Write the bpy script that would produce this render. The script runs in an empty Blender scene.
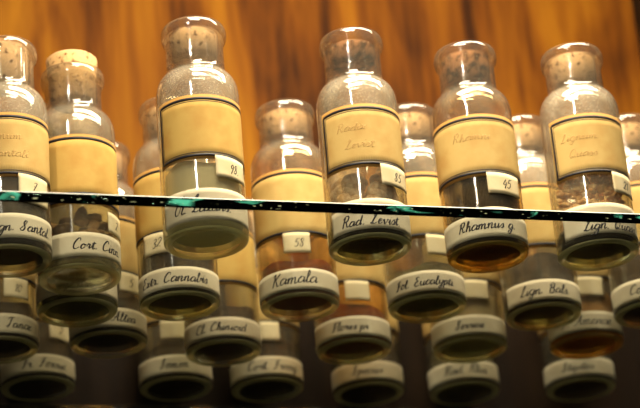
import bpy, bmesh, math, random
from math import sin, cos, radians as R, pi
from mathutils import Vector, Matrix
random.seed(7)
sc = bpy.context.scene
C = sc.collection
MM = 0.001

# ------------------------------------------------------------------ camera
FPX = 2266.9; PITCH = R(24.05); ROLL = R(4.92); YAW = R(-16.72)
CAM = Vector((0, 0, 1.5))
SHELF = 1.5 + 0.4766                       # top of the glass shelf
cam_d = bpy.data.cameras.new('camera'); cam = bpy.data.objects.new('camera', cam_d); C.objects.link(cam)
fw = Vector((0, cos(PITCH), sin(PITCH))); up0 = Vector((0, -sin(PITCH), cos(PITCH))); rt0 = Vector((1, 0, 0))
rt = cos(ROLL)*rt0 - sin(ROLL)*up0; up = sin(ROLL)*rt0 + cos(ROLL)*up0
M3 = Matrix((rt, up, -fw)).transposed()
cam.matrix_world = Matrix.Translation(CAM) @ (Matrix.Rotation(YAW, 3, 'Z') @ M3).to_4x4()
cam_d.sensor_width = 36; cam_d.lens = FPX/640*36; cam_d.clip_start = 0.05
cam_d.dof.use_dof = True; cam_d.dof.focus_distance = 1.205; cam_d.dof.aperture_fstop = 9.0
sc.camera = cam

# ------------------------------------------------------------------ light
w = bpy.data.worlds.new('world'); sc.world = w; w.use_nodes = True
w.node_tree.nodes['Background'].inputs[0].default_value = (0.60, 0.46, 0.28, 1)
w.node_tree.nodes['Background'].inputs[1].default_value = 0.03

def area(name, loc, target, sx, sy, power, col):
    l = bpy.data.lights.new(name, 'AREA'); l.shape = 'RECTANGLE'; l.size = sx; l.size_y = sy
    l.energy = power; l.color = col
    o = bpy.data.objects.new(name, l); C.objects.link(o); o.location = loc
    o.rotation_euler = (Vector(target)-Vector(loc)).to_track_quat('-Z', 'Y').to_euler()
    return o
area('cabinet_strip_light', (0.45, 0.97, SHELF+0.42), (0.43, 1.12, SHELF), 0.54, 0.12, 8.0, (1.0, 0.86, 0.63))
area('front_key_light', (0.24, 0.72, SHELF+0.47), (0.33, 1.08, SHELF+.05), 0.24, 0.06, 2.3, (1.0, 0.86, 0.63))  # added key light, no fixture; lifts the front row over the rear rows
area('floor_bounce', (0.1, 0.2, 0.75), (0.33, 1.1, SHELF), 1.2, 0.8, 1.2, (1.0, 0.86, 0.62))
for k in range(9):                                     # a row of small ceiling lamps behind the camera
    l = bpy.data.lights.new('ceiling_lamp', 'POINT'); l.energy = 7.0; l.color = (1, .89, .70); l.shadow_soft_size = 0.011
    o = bpy.data.objects.new('ceiling_lamp', l); C.objects.link(o)
    el = R(21+1.6*k); d = 2.2; az = R(239)
    o.location = (0.33+d*cos(el)*cos(az), 1.1+d*cos(el)*sin(az), SHELF+0.06+d*sin(el))
sc.view_settings.view_transform = 'Standard'; sc.view_settings.look = 'None'
sc.view_settings.exposure = 0.0; sc.view_settings.gamma = 1; sc.view_settings.use_curve_mapping = False
cy = sc.cycles
cy.max_bounces = 24; cy.transparent_max_bounces = 64; cy.transmission_bounces = 20; cy.glossy_bounces = 6; cy.diffuse_bounces = 4
cy.sample_clamp_indirect = 3.0; cy.sample_clamp_direct = 0; cy.caustics_refractive = True; cy.caustics_reflective = False
cy.blur_glossy = 0.6; cy.use_denoising = True

# ------------------------------------------------------------------ materials
def mat(name):
    m = bpy.data.materials.new(name); m.use_nodes = True; m.node_tree.nodes.clear()
    N = m.node_tree.nodes; L = m.node_tree.links
    out = N.new('ShaderNodeOutputMaterial')
    def n(t, ins=None, **kw):
        x = N.new('ShaderNode'+t)
        for k, v in kw.items(): setattr(x, k, v)
        for k, v in (ins or {}).items():
            if isinstance(v, bpy.types.NodeSocket): L.new(v, x.inputs[k])
            else: x.inputs[k].default_value = v
        return x
    return m, n, out, L

def c4(c): return (c[0], c[1], c[2], 1)
def ramp(n, fac, stops):
    r = n('ValToRGB', {0: fac}); e = r.color_ramp.elements
    while len(e) < len(stops): e.new(0.5)
    for el, (p, c) in zip(e, stops): el.position = p; el.color = c4(c) if len(c) == 3 else c
    return r.outputs[0]

def diffuse(name, col, rough=0.7, col2=None, scale=300, spec=0.2, bump=0.0, lo=.4, hi=.62, stretch=(1,1,1), transl=0.0):
    m, n, out, L = mat(name)
    tc = n('TexCoord'); mp = n('Mapping', {0: tc.outputs['Object'], 3: stretch})
    no = n('TexNoise', {'Vector': mp.outputs[0], 'Scale': scale, 'Detail': 5.0})
    p = n('BsdfPrincipled', {'Roughness': rough, 'Specular IOR Level': spec})
    if col2: L.new(ramp(n, no.outputs[0], [(lo, col), (hi, col2)]), p.inputs['Base Color'])
    else: p.inputs['Base Color'].default_value = c4(col)
    if bump:
        b = n('Bump', {'Height': no.outputs[0], 'Strength': bump, 'Distance': 0.0006}); L.new(b.outputs[0], p.inputs['Normal'])
    if transl:
        t = n('BsdfTranslucent', {'Color': c4(col)}); mx = n('MixShader', {0: transl, 1: p.outputs[0], 2: t.outputs[0]})
        L.new(mx.outputs[0], out.inputs[0])
    else: L.new(p.outputs[0], out.inputs[0])
    return m

def thin_glass(name, tint, dust=0.10, dustcol=(.92, .80, .60)):
    """wall of a bottle: straight-through transmission, fresnel reflection, patchy dust film"""
    m, n, out, L = mat(name)
    tc = n('TexCoord')
    wav = n('TexNoise', {'Vector': tc.outputs['Object'], 'Scale': 130.0, 'Detail': 2.0})
    bp = n('Bump', {'Height': wav.outputs[0], 'Strength': 0.12, 'Distance': 0.0012})
    tr = n('BsdfTransparent', {'Color': c4(tint)})
    gl = n('BsdfGlossy', {'Color': (1, 1, 1, 1), 'Roughness': 0.06, 'Normal': bp.outputs[0]})
    lw = n('LayerWeight', {'Blend': 0.5, 'Normal': bp.outputs[0]})        # Facing: the same from both sides
    p5 = n('Math', {0: lw.outputs['Facing'], 1: 4.5}, operation='POWER')
    fr = n('MapRange', {0: p5.outputs[0], 1: 0.0, 2: 1.0, 3: 0.075, 4: 0.9})
    pe = n('Math', {0: lw.outputs['Facing'], 1: 3.0}, operation='POWER')   # longer way through the wall at the rim of the outline
    te = n('Mix', {0: pe.outputs[0], 6: c4(tint), 7: c4([q*k for q, k in zip(tint, (.50, .44, .30))])}, data_type='RGBA')
    L.new(te.outputs[2], tr.inputs[0])
    sp = n('TexNoise', {'Vector': tc.outputs['Object'], 'Scale': 900.0, 'Detail': 3.0})
    bg = n('TexNoise', {'Vector': tc.outputs['Object'], 'Scale': 60.0, 'Detail': 4.0})
    s = n('MapRange', {0: sp.outputs[0], 1: 0.56, 2: 0.70, 3: 0.0, 4: dust*1.2})
    b2 = n('MapRange', {0: bg.outputs[0], 1: 0.30, 2: 0.75, 3: dust*0.6, 4: dust*1.8})
    ad = n('Math', {0: s.outputs[0], 1: b2.outputs[0]}, operation='ADD')
    df = n('BsdfDiffuse', {'Color': c4(dustcol)})
    sz = n('SeparateXYZ', {0: tc.outputs['Object']})          # powder residue clings to the upper wall
    hz = n('MapRange', {0: sz.outputs[2], 1: .050, 2: .080, 3: .22, 4: 1.0})
    ad = n('Math', {0: ad.outputs[0], 1: hz.outputs[0]}, operation='MULTIPLY')
    m1 = n('MixShader', {0: ad.outputs[0], 1: tr.outputs[0], 2: df.outputs[0]})
    m2 = n('MixShader', {0: fr.outputs[0], 1: m1.outputs[0], 2: gl.outputs[0]})
    L.new(m2.outputs[0], out.inputs[0]); return m

def thick_glass(name, tint, through=0.35, dust=0.05, film=(.75, .68, .55)):
    m, n, out, L = mat(name)
    tc = n('TexCoord')
    wav = n('TexNoise', {'Vector': tc.outputs['Object'], 'Scale': 110.0, 'Detail': 2.0})
    bp = n('Bump', {'Height': wav.outputs[0], 'Strength': 0.15, 'Distance': 0.001})
    g = n('BsdfGlass', {'Color': c4(tint), 'Roughness': 0.02, 'IOR': 1.48, 'Normal': bp.outputs[0]})
    t0 = n('BsdfTransparent', {'Color': c4(tint)})
    lw = n('LayerWeight', {'Blend': 0.5, 'Normal': bp.outputs[0]})
    p5 = n('Math', {0: lw.outputs['Facing'], 1: 4.5}, operation='POWER')
    fr = n('MapRange', {0: p5.outputs[0], 1: 0.0, 2: 1.0, 3: 0.065, 4: 0.9})
    pe = n('Math', {0: lw.outputs['Facing'], 1: 3.0}, operation='POWER')
    te = n('Mix', {0: pe.outputs[0], 6: c4(tint), 7: c4([q*k for q, k in zip(tint, (.45, .38, .25))])}, data_type='RGBA')
    L.new(te.outputs[2], t0.inputs[0])
    gg = n('BsdfGlossy', {'Color': (1, 1, 1, 1), 'Roughness': 0.04, 'Normal': bp.outputs[0]})
    tr = n('MixShader', {0: fr.outputs[0], 1: t0.outputs[0], 2: gg.outputs[0]})
    df = n('BsdfDiffuse', {'Color': c4(film)})
    m1 = n('MixShader', {0: through, 1: g.outputs[0], 2: tr.outputs[0]})
    m2 = n('MixShader', {0: dust, 1: m1.outputs[0], 2: df.outputs[0]})
    L.new(m2.outputs[0], out.inputs[0]); return m

def wood():
    m, n, out, L = mat('varnished_wood')
    tc = n('TexCoord'); mp = n('Mapping', {0: tc.outputs['Object'], 3: (1, 1, .16)})
    a = n('TexNoise', {'Vector': mp.outputs[0], 'Scale': 17.0, 'Detail': 4.0, 'Distortion': 1.2})
    mp2 = n('Mapping', {0: tc.outputs['Object'], 3: (1, 1, .07)})
    b = n('TexNoise', {'Vector': mp2.outputs[0], 'Scale': 130.0, 'Detail': 4.0})
    mx = n('Mix', {'Factor': .22, 2: a.outputs[0], 3: b.outputs[0]})
    col = ramp(n, mx.outputs[0], [(.38, (.030, .010, .003)), (.46, (.10, .030, .004)), (.54, (.17, .058, .005)), (.68, (.25, .100, .007))])
    p = n('BsdfPrincipled', {'Base Color': col, 'Roughness': .5, 'Specular IOR Level': .02})
    L.new(p.outputs[0], out.inputs[0]); return m

def paper(name, base, edge, stain, blotch=.62):
    m, n, out, L = mat(name)
    uv = n('UVMap'); sx = n('SeparateXYZ', {0: uv.outputs[0]})
    tc = n('TexCoord')
    no = n('TexNoise', {'Vector': tc.outputs['Object'], 'Scale': 75.0, 'Detail': 5.0})
    c1 = ramp(n, no.outputs[0], [(.38, base), (blotch, tuple(.5*x+.5*y for x, y in zip(base, stain))), (.85, stain)])
    d = n('Math', {0: sx.outputs[1], 1: 0.5}, operation='SUBTRACT'); ab = n('Math', {0: d.outputs[0]}, operation='ABSOLUTE')
    st = n('MapRange', {0: ab.outputs[0], 1: .425, 2: .44})
    mx = n('Mix', {0: st.outputs[0], 6: c1, 7: c4(edge)}, data_type='RGBA')
    fb = n('TexNoise', {'Vector': tc.outputs['Object'], 'Scale': 1500.0, 'Detail': 2.0})
    bp = n('Bump', {'Height': fb.outputs[0], 'Strength': .12, 'Distance': .0002})
    p = n('BsdfPrincipled', {'Base Color': mx.outputs[2], 'Roughness': .75, 'Specular IOR Level': .2, 'Normal': bp.outputs[0]})
    L.new(p.outputs[0], out.inputs[0]); return m

MT = {}
MT['wood'] = wood()
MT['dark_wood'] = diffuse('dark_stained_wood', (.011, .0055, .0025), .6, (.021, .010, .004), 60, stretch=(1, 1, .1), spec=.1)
MT['paper'] = paper('cream_label_paper', (.62, .43, .150), (.40, .21, .05), (.50, .27, .07))
MT['paper_amber'] = paper('ambered_label_paper', (.62, .405, .11), (.40, .21, .05), (.50, .25, .05))
MT['white_paper'] = paper('name_label_paper', (.60, .53, .37), (.58, .50, .34), (.46, .37, .22), .7)
MT['tag_paper'] = paper('number_tag_paper', (.80, .68, .42), (.78, .64, .38), (.62, .46, .22))
MT['ink'] = diffuse('black_ink', (.012, .010, .014), .5)
MT['faint'] = diffuse('faded_brown_ink', (.52, .32, .11), .8)
MT['cork'] = diffuse('cork', (.66, .40, .17), .85, (.17, .075, .025), 330, bump=.5, lo=.54, hi=.66)
MT['cork_pale'] = diffuse('dusty_cork', (.84, .54, .28), .85, (.18, .09, .04), 300, bump=.5, lo=.56, hi=.68)
MT['cork_dark'] = diffuse('dark_cork', (.46, .22, .10), .85, (.09, .045, .02), 200, bump=.5, lo=.45, hi=.6)
MT['chamfer'] = diffuse('ground_glass_arris', (.80, .82, .78), .35, spec=.6)
CLEAR = thin_glass('clear_bottle_glass', (.95, .95, .90), .10)
DUSTY = thin_glass('dusty_bottle_glass', (.95, .94, .88), .17)
AMBERG = thin_glass('stained_bottle_glass', (.97, .86, .62), .08)
THICK = thick_glass('thick_bottle_glass', (.95, .96, .84), .40, .03)
THICKG = thick_glass('thick_greenish_glass', (.90, .95, .70), .30, .02)
THICKA = thick_glass('thick_amber_stained_glass', (1.0, .70, .22), .30, .02)
NECKG = thick_glass('neck_glass', (.98, .97, .93), .72, .04)

WORN = thick_glass('worn_glint_foot_ring', (.97, .95, .72), .30, .40, (.96, .86, .40))  # foot wear, with the heel's refracted highlight painted into the pale film
WORNA_GLINT = thick_glass('worn_glint_amber_foot_ring', (1.0, .78, .30), .30, .30, (.90, .58, .12))  # amber version: same wear and painted highlight

def shelf_mats():
    m, n, out, L = mat('shelf_glass')
    g = n('BsdfGlass', {'Color': (1, 1, 1, 1), 'Roughness': 0.0, 'IOR': 1.5})
    L.new(g.outputs[0], out.inputs[0])
    v = n('VolumeAbsorption', {'Color': (.05, .62, .45, 1), 'Density': 9.0}); L.new(v.outputs[0], out.inputs[1])
    e, n, out, L = mat('polished_shelf_edge')
    tc = n('TexCoord'); mp = n('Mapping', {0: tc.outputs['Object'], 3: (.45, 1, 1.3)})
    no = n('TexNoise', {'Vector': mp.outputs[0], 'Scale': 260.0, 'Detail': 4.0, 'Distortion': 1.2})
    bp = n('Bump', {'Height': no.outputs[0], 'Strength': .30, 'Distance': .002})
    g = n('BsdfGlass', {'Color': (.55, .8, .72, 1), 'Roughness': 0.03, 'IOR': 1.5, 'Normal': bp.outputs[0]})
    # conchoidal chips: frosted teal patches in two sizes
    m1 = n('Mapping', {0: tc.outputs['Object'], 1: (.013, 0, 0), 3: (.30, 1, 1)})
    n1 = n('TexNoise', {'Vector': m1.outputs[0], 'Scale': 95.0, 'Detail': 3.0, 'Distortion': 1.5})
    k1 = ramp(n, n1.outputs[0], [(.56, (0, 0, 0)), (.68, (1, 1, 1))])
    n2 = n('TexNoise', {'Vector': mp.outputs[0], 'Scale': 520.0, 'Detail': 2.0})
    k2 = ramp(n, n2.outputs[0], [(.655, (0, 0, 0)), (.71, (1, 1, 1))])
    d1 = n('BsdfDiffuse', {'Color': (.10, .62, .46, 1)}); d2 = n('BsdfDiffuse', {'Color': (.55, .60, .38, 1)})
    a = n('MixShader', {0: k1, 1: g.outputs[0], 2: d1.outputs[0]}); b = n('MixShader', {0: k2, 1: a.outputs[0], 2: d2.outputs[0]})
    L.new(b.outputs[0], out.inputs[0])
    v = n('VolumeAbsorption', {'Color': (.02, .55, .40, 1), 'Density': 11.0}); L.new(v.outputs[0], out.inputs[1])
    return m, e
MT['shelf'], MT['shelf_edge'] = shelf_mats()

# ------------------------------------------------------------------ helpers
def obj(name, bm, mats, parent=None, smooth=True):
    me = bpy.data.meshes.new(name); bm.to_mesh(me); bm.free()
    for m in (mats if isinstance(mats, (list, tuple)) else [mats]): me.materials.append(m)
    if smooth: me.polygons.foreach_set('use_smooth', [True]*len(me.polygons))
    o = bpy.data.objects.new(name, me); C.objects.link(o)
    if parent: o.parent = parent
    return o

def add_box(bm, a, b, mi=0):
    vs = [bm.verts.new((x, y, z)) for x in (a[0], b[0]) for y in (a[1], b[1]) for z in (a[2], b[2])]
    for f in ((0,1,3,2),(4,6,7,5),(0,4,5,1),(2,3,7,6),(0,2,6,4),(1,5,7,3)):
        bm.faces.new([vs[i] for i in f]).material_index = mi
    return vs

def smoothprof(pts, sub=3):
    """Catmull-Rom through profile points"""
    out = []
    P = [pts[0]]+list(pts)+[pts[-1]]
    for i in range(1, len(P)-2):
        for s in range(sub):
            t = s/sub; q = []
            for k in range(len(pts[0])):
                a, b, c, d = P[i-1][k], P[i][k], P[i+1][k], P[i+2][k]
                q.append(.5*((2*b)+(c-a)*t+(2*a-5*b+4*c-d)*t*t+(3*b-a-3*c+d)*t**3))
            out.append(tuple(q))
    out.append(tuple(pts[-1])); return out

def lathe(prof, seg=72, mi=None, closed=False, jit=0.0, noise=None):
    bm = bmesh.new(); rings = []
    for (r, z) in prof:
        if r < 1e-4: rings.append([bm.verts.new((0, 0, z*MM))])
        else:
            ring = []
            for k in range(seg):
                a = 2*pi*k/seg; rr, zz = r, z
                if noise: rr, zz = noise(r, z, a)
                ring.append(bm.verts.new((rr*cos(a)*MM, rr*sin(a)*MM, zz*MM)))
            rings.append(ring)
    for i in range(len(rings)-1):
        A, B = rings[i], rings[i+1]; m = mi(prof[i], prof[i+1]) if mi else 0
        for k in range(seg):
            k2 = (k+1) % seg
            if len(A) == 1 and len(B) == 1: continue
            if len(A) == 1: f = bm.faces.new((A[0], B[k2], B[k]))
            elif len(B) == 1: f = bm.faces.new((A[k], A[k2], B[0]))
            else: f = bm.faces.new((A[k], A[k2], B[k2], B[k]))
            f.material_index = m
    bmesh.ops.recalc_face_normals(bm, faces=bm.faces)
    return bm

RB = 22.6
OUTER = [(0, 1.4), (8, 1.3), (14, 1.0), (17.8, .45), (19.8, 0), (21.2, .12), (22.1, .7), (22.5, 1.8), (22.6, 4.0), (22.6, 20), (22.6, 50), (22.6, 79),
         (22.5, 83.2), (21.9, 87.2), (20.7, 90.6), (18.9, 93.2), (17.2, 94.9), (16.2, 96.8), (15.9, 99), (15.8, 104), (15.8, 109.5), (16.2, 111.6), (17.2, 113.2),
         (17.85, 115.2), (17.95, 117.6), (17.6, 119.9), (16.6, 121.5), (15.2, 121.9), (14.1, 121.2), (13.6, 119.5)]
INNER = [(13.5, 112), (13.4, 100), (13.8, 95.5), (15.6, 93.0), (18.2, 90.4), (20.0, 87), (20.8, 82), (20.9, 50), (20.9, 14), (20.5, 9.8), (18.9, 7.4), (15, 6.6), (8, 7.0), (0, 7.6)]
def bottle_glass(mat_body, mat_base, parent, neck=0):
    prof = smoothprof([(r, z+(neck if z > 98.5 else 0)) for r, z in OUTER+INNER], 2)
    def mi(p, q):
        z = .5*(p[1]+q[1]); r = .5*(p[0]+q[0])
        if z < 1.3 and 17 < r: return 3
        if z < 8.0: return 1
        if z > 94: return 2
        return 0
    bm = lathe(prof, 72, mi)
    return obj('glass_body', bm, [mat_body, mat_base, NECKG, WORNA_GLINT if mat_base is THICKA else WORN], parent)

def cyl(az, z, r):                       # az from the camera-facing side, + is right; bottle's own -Y faces the camera
    return Vector((sin(az)*r*MM, -cos(az)*r*MM, z*MM))

def patch(name, a0, a1, z0, z1, r, mat_, parent, zig=0.0, slant=0.0, jag=None, th=.12):
    """curved paper patch with thickness; zig = serration depth on long edges"""
    bm = bmesh.new(); uvl = bm.loops.layers.uv.new('UVMap')
    n = max(12, int(abs(a1-a0)*RB/(.65 if zig else 1.6)));
    nz = 5; F = []; Bk = []
    for i in range(n+1):
        a = a0+(a1-a0)*i/n; e = zig*(1 if i % 2 else 0); dz = slant*(i/n-.5); fr = []; bk = []
        for j in range(nz+1):
            z = z0+(z1-z0)*j/nz+dz
            if j == 0: z += e
            if j == nz: z -= e*.7
            fr.append(bm.verts.new(cyl(a, z, r+th))); bk.append(bm.verts.new(cyl(a, z, r)))
        F.append(fr); Bk.append(bk)
    def face(vs, uvs):
        f = bm.faces.new(vs)
        for lp, u in zip(f.loops, uvs): lp[uvl].uv = u
    for i in range(n):
        for j in range(nz):
            u = [(i/n, j/nz), ((i+1)/n, j/nz), ((i+1)/n, (j+1)/nz), (i/n, (j+1)/nz)]
            face((F[i][j], F[i+1][j], F[i+1][j+1], F[i][j+1]), u)
            face((Bk[i][j], Bk[i][j+1], Bk[i+1][j+1], Bk[i+1][j]), [u[0], u[3], u[2], u[1]])
        for j, fl in ((0, 0), (nz, 1)):
            face((F[i][j], Bk[i][j], Bk[i+1][j], F[i+1][j]) if not fl else (F[i][j], F[i+1][j], Bk[i+1][j], Bk[i][j]), [(.5, .5)]*4)
    for i in (0, n):
        for j in range(nz):
            face((F[i][j], F[i][j+1], Bk[i][j+1], Bk[i][j]) if i == 0 else (F[i][j], Bk[i][j], Bk[i][j+1], F[i][j+1]), [(.5, .5)]*4)
    return obj(name, bm, mat_, parent)

def ribbons(name, strokes, r, mat_, parent, th=.10):
    """strokes: list of (points [(s mm along arc, z mm)], halfwidth function or number)"""
    bm = bmesh.new()
    for pts, hw in strokes:
        L_ = len(pts)
        if L_ < 2: continue
        rows = []
        for i, (s, z) in enumerate(pts):
            p, q = pts[max(0, i-1)], pts[min(L_-1, i+1)]
            tx, tz = q[0]-p[0], q[1]-p[1]; l = math.hypot(tx, tz) or 1
            tx /= l; tz /= l
            h = hw(tx, tz) if callable(hw) else hw
            nx, nz = -tz*h, tx*h
            rows.append([bm.verts.new(cyl((s+nx)/RB, z+nz, r+th)), bm.verts.new(cyl((s-nx)/RB, z-nz, r+th)),
                         bm.verts.new(cyl((s-nx)/RB, z-nz, r)), bm.verts.new(cyl((s+nx)/RB, z+nz, r))])
        for i in range(L_-1):
            A, B = rows[i], rows[i+1]
            for k in range(4): bm.faces.new((A[k], A[(k+1) % 4], B[(k+1) % 4], B[k]))
        bm.faces.new(rows[0]); bm.faces.new(rows[-1][::-1])
    bmesh.ops.recalc_face_normals(bm, faces=bm.faces)
    return obj(name, bm, mat_, parent)

# single-stroke cursive hand: x-height 1, ascenders 2, descenders -1
G = {
 'a': (1.25, [[(.95,.85),(.55,1.0),(.15,.65),(.12,.2),(.45,.0),(.85,.4),(.98,.9),(.95,.3),(1.05,.02),(1.3,.3)]]),
 'b': (1.1, [[(.0,.3),(.4,1.3),(.45,1.9),(.25,1.9),(.2,1.0),(.25,.1),(.6,.0),(.85,.4),(.75,.85),(1.15,.75)]]),
 'c': (.95, [[(.85,.8),(.6,1.0),(.2,.7),(.15,.25),(.45,.0),(.95,.3)]]),
 'd': (1.25, [[(.9,.8),(.55,1.0),(.15,.6),(.15,.15),(.45,.0),(.85,.5),(1.05,1.9)],[(1.05,1.9),(.92,.4),(1.0,.02),(1.25,.3)]]),
 'e': (.95, [[(.0,.3),(.5,.5),(.75,.8),(.5,1.0),(.2,.65),(.2,.15),(.5,.0),(.95,.3)]]),
 'f': (.9, [[(.0,.3),(.5,1.3),(.6,1.9),(.4,1.95),(.3,1.0),(.25,-.9)],[(.05,.8),(.75,.9)]]),
 'g': (1.2, [[(.9,.85),(.5,1.0),(.15,.65),(.15,.25),(.45,.05),(.85,.5),(.95,.9),(.85,-.3),(.5,-.95),(.15,-.7),(.5,-.2),(1.2,.3)]]),
 'h': (1.15, [[(.0,.3),(.45,1.4),(.4,1.95),(.2,1.7),(.15,.0)],[(.15,.3),(.5,.95),(.75,.9),(.75,.2),(.9,.0),(1.2,.3)]]),
 'i': (.65, [[(.0,.3),(.3,1.0),(.25,.2),(.4,.0),(.68,.3)],[(.42,1.45),(.48,1.55)]]),
 'k': (1.1, [[(.0,.3),(.45,1.4),(.4,1.95),(.2,1.7),(.15,.0)],[(.15,.4),(.75,1.0),(.7,.65),(.3,.5),(.75,.1),(1.1,.2)]]),
 'l': (.7, [[(.0,.3),(.45,1.3),(.45,1.95),(.22,1.8),(.18,.3),(.4,.0),(.75,.3)]]),
 'm': (1.75, [[(.0,.6),(.2,1.0),(.18,.0)],[(.18,.4),(.5,.98),(.7,.85),(.68,.0)],[(.68,.4),(1.05,.98),(1.25,.85),(1.25,.2),(1.4,.0),(1.75,.3)]]),
 'n': (1.25, [[(.0,.6),(.2,1.0),(.18,.0)],[(.18,.4),(.55,.98),(.78,.85),(.76,.2),(.92,.0),(1.25,.3)]]),
 'o': (1.15, [[(.6,1.0),(.2,.75),(.12,.25),(.45,.0),(.85,.3),(.85,.8),(.6,1.0),(.75,.8),(1.15,.8)]]),
 'p': (1.2, [[(.0,.5),(.25,1.0),(.15,-.95)],[(.18,.4),(.55,1.0),(.85,.8),(.8,.2),(.5,.0),(.25,.15)],[(.6,.0),(1.2,.3)]]),
 'q': (1.2, [[(.9,.85),(.5,1.0),(.15,.65),(.15,.25),(.45,.05),(.85,.5),(.95,.95),(.85,-.95)],[(.85,-.1),(1.2,.3)]]),
 'r': (.9, [[(.0,.4),(.25,1.05),(.3,.85),(.6,.85),(.5,.3),(.6,.0),(.9,.3)]]),
 's': (.85, [[(.0,.3),(.45,1.0),(.6,.5),(.5,.05),(.2,.05),(.6,.1),(.85,.3)]]),
 't': (.75, [[(.0,.3),(.35,1.6),(.3,.3),(.45,.0),(.78,.3)],[(-.05,1.1),(.8,1.3)]]),
 'u': (1.25, [[(.0,.6),(.2,1.0),(.2,.3),(.4,.0),(.75,.35),(.9,1.0),(.85,.2),(1.0,.0),(1.25,.3)]]),
 'v': (1.1, [[(.0,.6),(.2,1.0),(.4,.0),(.8,.5),(.85,1.0),(1.1,.85)]]),
 'x': (1.0, [[(.05,.9),(.3,.95),(.6,.05),(1.0,.2)],[(.85,.95),(.1,.0)]]),
 'y': (1.15, [[(.0,.6),(.2,1.0),(.25,.3),(.45,.1),(.85,.6),(.95,1.0),(.75,-.5),(.4,-.95),(.2,-.6),(1.15,.3)]]),
 'z': (1.0, [[(.1,.85),(.75,.95),(.2,.05),(.95,.1)]]),
 '.': (.7, [[(.15,-.05),(.25,.05),(.34,.15)]]), ' ': (.75, []),
 'A': (1.7, [[(.0,.1),(.4,.1),(.9,1.2),(1.15,2.1),(1.2,1.0),(1.3,.1),(1.6,.2)],[(.5,.8),(1.4,.9)]]),
 'B': (1.5, [[(.45,1.9),(.3,.0)],[(.1,1.6),(.6,2.1),(1.1,1.9),(.95,1.2),(.5,1.1),(1.15,.9),(1.15,.2),(.6,-.05),(.2,.2)]]),
 'C': (1.45, [[(1.15,1.6),(1.1,2.05),(.65,2.0),(.2,1.2),(.2,.35),(.6,.0),(1.25,.35)]]),
 'E': (1.35, [[(1.1,1.8),(.7,2.1),(.35,1.7),(.75,1.15),(.3,.8),(.25,.2),(.65,.0),(1.2,.35)]]),
 'F': (1.4, [[(.1,1.7),(.6,2.0),(1.3,2.1)],[(.8,2.0),(.6,.6),(.3,.0),(.05,.3)],[(.2,1.05),(1.2,1.2)]]),
 'K': (1.6, [[(.1,1.7),(.5,2.1),(.4,1.0),(.25,.0)],[(1.35,2.1),(.9,1.5),(.42,1.0),(.8,.9),(1.1,.1),(1.5,.2)]]),
 'L': (1.4, [[(.5,1.5),(.8,2.1),(.95,1.8),(.6,1.0),(.35,.1),(.1,.15),(.3,.25),(.8,.0),(1.3,.25)]]),
 'O': (1.5, [[(.8,2.05),(.3,1.5),(.2,.5),(.6,.0),(1.1,.5),(1.15,1.5),(.75,2.05),(.6,1.7),(1.2,1.8)]]),
 'R': (1.6, [[(.45,1.9),(.3,.9),(.2,.0)],[(.05,1.6),(.6,2.1),(1.15,1.9),(1.0,1.2),(.45,1.05),(.8,.9),(1.1,.1),(1.5,.25)]]),
 'S': (1.4, [[(.0,.3),(.7,1.2),(1.05,1.9),(.75,2.1),(.5,1.6),(.9,.8),(.7,.1),(.25,.05),(.15,.4)]]),
 'T': (1.4, [[(.1,1.7),(.5,2.05),(1.35,2.1)],[(.85,2.05),(.65,.6),(.35,.0),(.1,.3)]]),
 'Q': (1.5, [[(.8,2.05),(.3,1.5),(.2,.5),(.6,.0),(1.1,.5),(1.15,1.5),(.75,2.05)],[(.6,.5),(.9,.1),(1.5,.1)]]),
 '0': (1.1, [[(.5,1.9),(.15,1.2),(.2,.3),(.5,.0),(.85,.6),(.8,1.5),(.5,1.9)]]),
 '1': (.7, [[(.1,1.4),(.45,1.9),(.4,.0)]]),
 '2': (1.1, [[(.15,1.5),(.5,1.95),(.85,1.5),(.5,.7),(.1,.05),(.4,.15),(.95,.05)]]),
 '3': (1.05, [[(.2,1.7),(.6,1.95),(.8,1.5),(.4,1.05),(.85,.7),(.7,.1),(.3,.0),(.1,.3)]]),
 '4': (1.1, [[(.5,1.9),(.15,.8),(.95,.85)],[(.8,1.3),(.65,-.1)]]),
 '5': (1.05, [[(.35,1.85),(.25,1.1),(.7,1.1),(.85,.5),(.5,.0),(.1,.2)],[(.35,1.85),(.95,1.95)]]),
 '7': (1.0, [[(.1,1.8),(.85,1.85),(.35,.0)],[(.25,.95),(.75,1.0)]]),
 'H': (1.6, [[(.1,1.7),(.45,2.05),(.35,1.0),(.2,.0)],[(.3,1.0),(1.1,1.1)],[(1.25,2.05),(1.0,.2),(1.2,.0),(1.6,.3)]]),
 '8': (1.05, [[(.8,1.6),(.5,1.95),(.2,1.5),(.7,.8),(.8,.3),(.45,.0),(.15,.35),(.5,.95),(.8,1.6)]]),
 '9': (1.0, [[(.8,1.5),(.5,1.9),(.2,1.5),(.35,1.05),(.75,1.3),(.8,1.7),(.7,.6),(.5,-.2)]]),
}
def write(text, s0, z0, h, slant=.28, hw=.20, tilt=0.0, wide=1.0):
    """returns strokes; h = x-height in mm"""
    out = []; x = s0; rnd = random.Random(sum(map(ord, text)))
    def pen(tx, tz): return hw*(1.25 if tz < -.3 else .72)
    for ch in text:
        adv, st = G[ch]; k = h*(1+rnd.uniform(-.07, .07)); dy = rnd.uniform(-.08, .08)*h
        for s in st:
            pts = [(x+(px*wide+py*slant)*k, z0+py*k+dy+tilt*(x-s0)) for px, py in s]
            if len(pts) > 2: pts = smoothprof(pts, 4)
            out.append((pts, pen))
        x += adv*h*wide
    return out, x-s0

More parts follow.
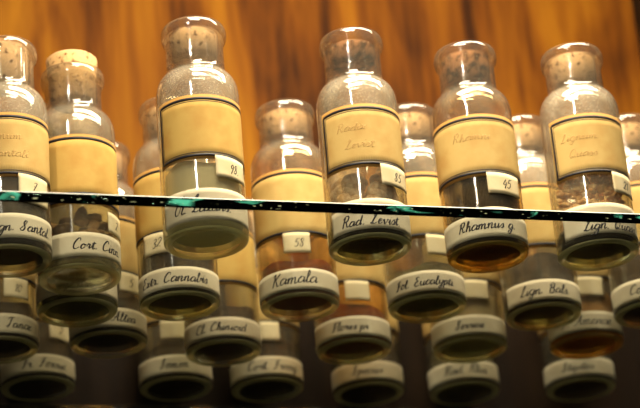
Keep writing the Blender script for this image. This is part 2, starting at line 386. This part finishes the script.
def main_label(root, a0, a1, z0=35.2, z1=73.8, m='paper', left_border=True, faded=None, single=False):
    r = RB+.06
    lab = patch('main_label', a0, a1, z0, z1, r, MT[m], root, zig=.75)
    s0, s1 = a0*RB, a1*RB; st = []
    zt, zb = z1-2.7, z0+2.7
    sl = s0+1.7; sr = s1-1.7
    def loop(a, b, c, d, hw):               # one closed printed rule a..b wide, c..d high
        p = [(a+(b-a)*i/48, d) for i in range(49)]+[(b, d-(d-c)*i/6) for i in range(1, 7)]
        p += [(b-(b-a)*i/48, c) for i in range(1, 49)]+[(a, c+(d-c)*i/6) for i in range(1, 6)]+[(a, d-hw), (a, d)]
        return [(p, hw)]
    ribbons('printed_border', loop(sl, sr, zb, zt, .80), r+.16, MT['ink'], lab, .05)
    if not single: ribbons('inner_rule', loop(sl+1.5, sr-1.5, zb+1.5, zt-1.5, .20), r+.16, MT['ink'], lab, .05)
    if faded:
        fs = []
        for i, t in enumerate(faded):
            q, _ = write(t, -13+4*i, 58-10.5*i, 2.5, hw=.22, wide=1.15); fs += q
        ribbons('faded_writing', fs, r+.16, MT['faint'], lab, .04)
    return lab

def name_label(root, a0, a1, z0, z1, text, sstart, h=2.9, lift=.30, hw=.33, tilt=0.0, slant=0.0, wide=1.0):
    r = RB+.06
    lab = patch('name_label', a0, a1, z0, z1, r, MT['white_paper'], root, slant=slant)
    if text:
        st, _ = write(text, sstart, z0+(z1-z0)*lift, h, hw=hw, tilt=tilt, wide=wide)
        a_lo, a_hi = a0*RB+.5, a1*RB-.5
        st = [s for s in st if all(a_lo < p[0] < a_hi for p in s[0])]
        ribbons('handwriting', st, r+.14, MT['ink'], lab, .05)
    return lab

def number_tag(root, a0, a1, z0, z1, text, bright=True):
    r = RB+.30
    lab = patch('number_tag', a0, a1, z0, z1, r, MT['tag_paper'], root, slant=-.5)
    if text:
        st, wd = write(text, a0*RB+(a1-a0)*RB*.38, z0+(z1-z0)*.30, (z1-z0)*.21, hw=.22)
        ribbons('number', st, r+.14, MT['ink'], lab, .05)

def cork(root, z0, z1, dark=False, rtop=13.2, rbot=12.2, m='cork_pale', tilt=0.0):
    prof = [(0, z0), (rbot-1, z0), (rbot, z0+.8), ((rbot+rtop)/2, (z0+z1)/2), (rtop, z1-1), (rtop-1, z1), (0, z1)]
    o = obj('cork', lathe(prof, 40), [MT[m]], root); return o

def contents(root, top, mat_, rough=1.5, r=20.4, z0=8.4, seed=0):
    rnd = random.Random(seed); ph = [rnd.uniform(0, 6.28) for _ in range(4)]
    def no(rr, z, a):
        if z >= top-6.5: z = z+rough*(sin(2*a+ph[0])*rr/20+.5*sin(5*a+ph[1])*rr/20)
        return rr, z
    prof = [(0, z0-1.8), (8, z0-2.4), (15, z0-2.9), (18.6, z0-2.2), (r+.1, z0+.4), (r, z0+7), (r, (z0+top)/2), (r, top-6), (r*.97, top-1), (r*.7, top+rough*.2), (r*.35, top+rough*.6), (0, top+rough*.8)]
    return obj('contents', lathe(prof, 48, noise=no), [mat_], root)

def lumps(root, count, size, top, mat_, seed, flat=.5, z0=8.0):
    """loose pieces packed inside: one mesh of faceted chunks"""
    rnd = random.Random(seed); bm = bmesh.new()
    for _ in range(count):
        s = size*rnd.uniform(.6, 1.25)
        rr = max(0, (20.3-s*1.02))*math.sqrt(rnd.uniform(.72, 1)); a = rnd.uniform(0, 2*pi)
        z = rnd.uniform(z0+s, top)
        g = bmesh.ops.create_icosphere(bm, subdivisions=2, radius=s*MM)
        rot = Matrix.Rotation(rnd.uniform(0, 6.28), 3, 'X') @ Matrix.Rotation(rnd.uniform(0, 6.28), 3, 'Z')
        sq = Vector((1, rnd.uniform(.55, .95), flat*rnd.uniform(.8, 1.3)))
        for v in g['verts']:
            c = v.co.copy(); k = 1+.12*sin(c.x*2600/size+seed)+.12*sin(c.y*2200/size+3*c.z*1000/size)
            c = Vector((c.x*sq.x, c.y*sq.y, c.z*sq.z))*min(k, 1.0)
            c = rot @ c + Vector((rr*cos(a)*MM, rr*sin(a)*MM, z*MM))
            rad = math.hypot(c.x, c.y)
            if rad > 20.5*MM: c.x *= 20.5*MM/rad; c.y *= 20.5*MM/rad
            c.z = max(c.z, 8.2*MM)
            v.co = c
    return obj('contents', bm, [mat_], root)

# ------------------------------------------------------------------ setting
WALL_Y = 1.3325
RIGHT_X = 0.6513
LEFT_X = -0.12
def structure(name, bm, m, smooth=False):
    o = obj(name, bm, m, smooth=smooth); o['kind'] = 'structure'; return o
bm = bmesh.new(); add_box(bm, (LEFT_X-.02, WALL_Y, SHELF-.35), (RIGHT_X+.02, WALL_Y+.018, SHELF+.62)); structure('wall_back', bm, MT['wood'])
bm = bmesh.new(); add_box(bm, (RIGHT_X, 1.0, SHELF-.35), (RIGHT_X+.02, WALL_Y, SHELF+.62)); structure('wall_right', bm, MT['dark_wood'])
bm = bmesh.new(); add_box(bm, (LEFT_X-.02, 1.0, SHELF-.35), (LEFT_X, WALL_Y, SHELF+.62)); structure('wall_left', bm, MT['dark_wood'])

bm = bmesh.new(); add_box(bm, (LEFT_X, WALL_Y-.009, SHELF-.35), (RIGHT_X, WALL_Y, SHELF+.098)); structure('shade_panel_1', bm, MT['dark_wood'])  # dark panel put in for the shade on the lower wall
# glass shelf: box with a ground arris along the front edge
EY = 1.0194; T = 0.006; ch = 0.0009
bm = bmesh.new()
sec = [(EY, SHELF-T+ch*.8), (EY, SHELF-ch), (EY+ch*1.2, SHELF), (WALL_Y-.0093, SHELF), (WALL_Y-.0093, SHELF-T), (EY+ch, SHELF-T)]
nx = 2
A = [bm.verts.new((LEFT_X+.0004, y, z)) for y, z in sec]; B_ = [bm.verts.new((RIGHT_X-.0004, y, z)) for y, z in sec]
for i in range(6):
    j = (i+1) % 6
    f = bm.faces.new((A[i], A[j], B_[j], B_[i])); f.material_index = {0: 1, 1: 2, 5: 0}.get(i, 0)
bm.faces.new(A[::-1]); bm.faces.new(B_)
bmesh.ops.recalc_face_normals(bm, faces=bm.faces)
shelf = obj('glass_shelf', bm, [MT['shelf'], MT['shelf_edge'], MT['chamfer']], smooth=False)
shelf['label'] = 'clear glass shelf with chipped dark green front edge carrying all the bottles'; shelf['category'] = 'shelf'

# ------------------------------------------------------------------ bottles
def D(*a): return tuple(R(x) for x in a)
def cm(name, a, b=None, sc_=350, **k): return diffuse(name, a, .85, b, sc_, bump=.4, **k)
dark = cm('dark_brown_powder', (.016, .009, .005), (.045, .022, .010))
black = cm('black_powder', (.008, .007, .007), (.022, .018, .015), 500)
brown = cm('brown_bark', (.30, .15, .05), (.50, .28, .11), 220)
red = cm('red_brown_powder', (.16, .035, .010), (.22, .06, .015))
pale = cm('pale_greenish_oil', (.93, .87, .58), None, 60, transl=.3)
rootm = cm('dried_root', (.62, .38, .18), (.90, .70, .46), 260)
chipm = cm('orange_brown_chips', (.74, .38, .12), (.95, .68, .36), 300)
olive = cm('olive_leaf', (.10, .085, .03), (.17, .13, .05), 250)
amber = cm('amber_resin', (.40, .17, .03), (.5, .24, .06), 120)
beige = cm('beige_powder', (.42, .30, .14), (.5, .38, .2), 120)

FRONT = 'bottles along the front of the glass shelf'
R2, R3, R4 = 'bottles in the second row back', 'bottles in the third row back', 'bottles in the rear row against the wood'
# key: x, y (mm, camera frame), group, label, params
BT = [
 ('A', -166.2, 1100.2, FRONT, 'dark-filled corked bottle cut off by the left picture edge, front row', dict(
    body=DUSTY, base=THICK, cork=(98, 120.5), fill=(42, dark), main=D(-100, 105), mk=dict(left_border=False, faded=['Lignum', 'Santali']), name=D(-100, 100), nz=(4.5, 18.5), text='Lign. Santal.', s=-11.5, tag=D(15, 66), tt='7')),
 ('B', -133.2, 1133.6, FRONT, 'bottle whose spotted cork stands high above its lip, name label Cort. Cinn.', dict(
    body=CLEAR, base=THICK, cork=(103, 131), ck=dict(m='cork', rtop=14.4, rbot=12.6), fill=None, lumps=(70, 5.0, 33, brown, .25), main=D(-100, 105), mk=dict(left_border=False, m='paper_amber', single=True), name=D(-100, 100), nz=(5.2, 19), text='Cort. Cinn.', s=-3.5, tag=D(46, 86), tz=(21, 33), tt='2')),
 ('C', -61.5, 1098.9, FRONT, 'tallest-looking bottle with pale contents, tag 98 and empty yellow main label', dict(
    body=DUSTY, base=THICK, cork=(103, 117.5), fill=(36, pale), main=D(-66, 104), mk=dict(m='paper_amber'), name=D(-66, 100), nz=(4.5, 18.5), text='Ol. Laxans.', s=-17.5, tag=D(19, 72), tt='98.')),
 ('D', 24.9, 1126.7, FRONT, 'bottle of brown root lumps with dark cork underside, name label Rad. Levist.', dict(
    body=DUSTY, base=THICKG, cork=(105.5, 116), ck=dict(m='cork_dark'), fill=(15, dark), lumps=(34, 8.0, 33, rootm, .7), main=D(-60, 108), mk=dict(faded=['Radix', 'Levist']), name=D(-57, 105), nz=(3.5, 17), text='Rad. Levist.', s=-15, tag=D(25, 78), tt='85')),
 ('E', 89.5, 1151.8, FRONT, 'bottle of black powder with amber base and tag 45 right of the root bottle', dict(
    body=AMBERG, base=THICKA, cork=(102, 117.5), ck=dict(m='cork_dark'), fill=(50, black), main=D(-100, 105), mk=dict(left_border=False, faded=['Rhamni']), name=D(-80, 100), nz=(3.5, 17), text='Rhamnus g.', s=-15.5, tag=D(11, 66), tt='45')),
 ('F', 151.1, 1162.6, FRONT, 'bottle of orange-brown chips, rightmost of the front row, name label Lign. Qu', dict(
    body=DUSTY, base=THICKG, cork=(101, 117.5), fill=(16, dark), lumps=(330, 2.7, 40, chipm, .4), main=D(-50, 112), mk=dict(faded=['Lignum', 'Quass']), name=D(-48, 105), nz=(4.5, 18.5), text='Lign. Quass.', s=-6.5, tag=D(36, 84), tt='21')),
 ('G', -140.8, 1181.0, R2, 'olive-filled bottle whose dark round base shows right under the high-corked one', dict(
    body=CLEAR, base=THICKG, cork=(102.5, 117.5), fill=(30, olive), main=D(-100, 105), mk=dict(left_border=False), name=D(-100, 100), nz=(4, 16), text='Herba', s=-8, tag=D(10, 60), tt='14')),
 ('H', -83.4, 1184.6, R2, 'second-row bottle of dark powder with name label reading Cannabis', dict(
    body=CLEAR, base=THICKG, cork=(102, 117.5), fill=(31, dark), main=D(-100, 105), mk=dict(left_border=False, m='paper_amber', single=True), name=D(-100, 100), nz=(3, 15.5), text='Extr. Cannabis', s=-24.5, tag=D(-52, -12), tt='32')),
 ('I', -16.3, 1202.3, R2, 'second-row bottle of red-brown powder with name label reading Kamala', dict(
    body=AMBERG, base=THICK, cork=(102, 117.5), fill=(24, red), main=D(-100, 105), mk=dict(left_border=False, single=True), name=D(-100, 100), nz=(3, 15.5), text='Kamala', s=-16.5, h=3.5, tag=D(-17, 22), tt='58')),
 ('J', 56.8, 1221.8, R2, 'second-row bottle with a low dark leaf filling, name label Fol. Eucalypti', dict(
    body=CLEAR, base=THICKG, cork=(102.5, 117.5), fill=(22, olive), main=D(-100, 105), mk=dict(left_border=False, single=True), name=D(-100, 100), nz=(3, 15.5), text='Fol. Eucalypti', s=-19, h=2.6, tag=D(8, 44), tt='')),
 ('K', 125.6, 1250.7, R2, 'second-row bottle of dark brown powder between the black-powder and chip bottles', dict(
    body=DUSTY, base=THICKG, cork=(102.5, 117.5), fill=(33, dark), main=D(-100, 105), mk=dict(left_border=False, single=True), name=D(-62, 100), nz=(3, 15.5), text='Lign. Bals.', s=-13, tag=D(60, 90), tt='')),
 ('L', 191.0, 1262.0, R2, 'second-row bottle cut off by the right picture edge', dict(
    body=CLEAR, base=THICK, cork=(102.5, 117.5), fill=(33, dark), main=D(-100, 105), mk=dict(left_border=False, single=True), name=D(-100, 100), nz=(3, 15.5), text='Cort. Sal.', s=-12, tag=D(10, 50), tt='')),
 ('M', -192.5, 1229.0, R3, 'dark-filled third-row bottle cut off by the left picture edge', dict(
    body=CLEAR, base=THICK, cork=(102, 117.5), fill=(24, dark), main=D(-100, 105), mk=dict(left_border=False, single=True), name=D(-100, 100), nz=(3, 15), text='Fol. Tanac', s=-10, tag=D(8, 48), tt='10')),
 ('N', -129.8, 1234.9, R3, 'third-row bottle half hidden behind the high-corked one, name ending Alte', dict(
    body=CLEAR, base=THICK, cork=(102.5, 117.5), fill=(25, black), main=D(-100, 105), mk=dict(left_border=False, single=True), name=D(-100, 100), nz=(3, 15), text='Rad. Altea', s=-14, tag=D(20, 60), tt='5')),
 ('O', -64.7, 1265.3, R3, 'third-row dark bottle below and between the Cannabis and Kamala bottles', dict(
    body=CLEAR, base=THICK, cork=(102.5, 117.5), fill=(26, dark), main=D(-100, 105), mk=dict(left_border=False, m='paper_amber', single=True), name=D(-100, 100), nz=(3, 15), text='Cl. Chinioid', s=-17, h=2.7, tag=None)),
 ('P', 13.0, 1282.0, R3, 'third-row bottle with reddish contents right of the Kamala bottle', dict(
    body=AMBERG, base=THICKG, cork=(102.5, 117.5), fill=(25, red), main=D(-100, 105), mk=dict(left_border=False, single=True), name=D(-100, 100), nz=(3, 15), text='Flores pr', s=-13, h=2.6, tag=D(-6, 32), tt='')),
 ('Q', 83.4, 1296.8, R3, 'third-row bottle of beige powder below the amber-based bottle', dict(
    body=CLEAR, base=THICKG, cork=(102.5, 117.5), fill=(30, beige), main=D(-100, 105), mk=dict(left_border=False, single=True), name=D(-100, 100), nz=(3, 15), text='Serriae', s=-8, h=2.6, tag=D(0, 40), tt='')),
 ('R', 155.2, 1307.7, R3, 'third-row bottle with orange-brown base, rightmost of its row', dict(
    body=CLEAR, base=THICKA, cork=(102.5, 117.5), fill=(28, amber), main=D(-100, 105), mk=dict(left_border=False, single=True), name=D(-80, 100), nz=(3, 15), text='F. Amarae', s=-15, h=3.1, tag=D(-10, 40), tt='')),
 ('T', -180.6, 1299.3, R4, 'black-filled rear bottle, leftmost of the lowest-looking bases', dict(
    body=CLEAR, base=THICK, cork=(102.5, 117.5), fill=(29, dark), main=D(-100, 105), mk=dict(left_border=False, single=True), name=D(-100, 100), nz=(3, 15), text='Fr. Foenic', s=-10, tag=D(20, 62), tt='2')),
 ('U', -98.2, 1320.9, R4, 'rear-row bottle below the Cannabis bottle, dark contents', dict(
    body=CLEAR, base=THICKG, cork=(102.5, 117.5), fill=(24, dark), main=D(-100, 105), mk=dict(left_border=False, single=True), name=D(-100, 100), nz=(3, 15), text='Semen', s=-10, tag=D(-20, 20), tt='')),
 ('V', -42.6, 1337.4, R4, 'rear-row bottle with yellowish base ring below left of the Kamala bottle', dict(
    body=CLEAR, base=THICKG, cork=(102.5, 117.5), fill=(30, dark), main=D(-100, 105), mk=dict(left_border=False, single=True), name=D(-100, 100), nz=(3, 15), text='Cort. Frang', s=-12, tag=D(-12, 26), tt='')),
 ('W', 20.5, 1361.2, R4, 'rear-row bottle directly below the amber-red third-row bottle', dict(
    body=CLEAR, base=THICKG, cork=(102.5, 117.5), fill=(26, dark), main=D(-100, 105), mk=dict(left_border=False, single=True), name=D(-100, 100), nz=(3, 15), text='Species', s=-10, tag=None)),
 ('X', 81.8, 1376.2, R4, 'rear-row bottle directly below the beige-powder bottle', dict(
    body=CLEAR, base=THICK, cork=(102.5, 117.5), fill=(26, olive), main=D(-100, 105), mk=dict(left_border=False, single=True), name=D(-100, 100), nz=(3, 15), text='Rad. Rhei', s=-12, tag=None)),
 ('Y', 157.2, 1388.2, R4, 'rear-row bottle at the lower right, below the orange-brown base', dict(
    body=CLEAR, base=THICK, cork=(102.5, 117.5), fill=(26, black), main=D(-100, 105), mk=dict(left_border=False, single=True), name=D(-100, 100), nz=(3, 15), text='Stipites', s=-11, tag=None)),
]
rot = Matrix.Rotation(YAW, 3, 'Z')
for i, (key, x, y, grp, label, p) in enumerate(BT):
    pos = rot @ Vector((x*MM, y*MM, 0))
    root = bpy.data.objects.new('apothecary_bottle', None); C.objects.link(root)
    root.empty_display_size = .02
    root.location = (pos.x, pos.y, SHELF+.0001)
    # turn the bottle's front towards the camera
    root.rotation_euler = (0, 0, math.atan2(pos.y, pos.x)-pi/2)
    root['label'] = label; root['category'] = 'bottle'; root['group'] = grp
    nk = {'A': 2.0, 'C': 3.0, 'D': 3.0, 'E': 1.5}.get(key, 0)
    bottle_glass(p['body'], p['base'], root, nk)
    cork(root, p['cork'][0]+nk, p['cork'][1]+nk, **p.get('ck', {}))
    if p.get('fill'): contents(root, p['fill'][0], p['fill'][1], seed=i)
    if p.get('lumps'):
        c, s, t, m, fl = p['lumps']; lumps(root, c, s, t, m, i, fl)
    main_label(root, *p['main'], **p['mk'])
    name_label(root, *p['name'], *p['nz'], p['text'], p['s'], h=p.get('h', 2.9), lift={'D': .20, 'F': .17, 'C': .34, 'E': .36}.get(key, .30))
    if p.get('tag'): number_tag(root, *p['tag'], *p.get('tz', (25, 37.5)), p['tt'])
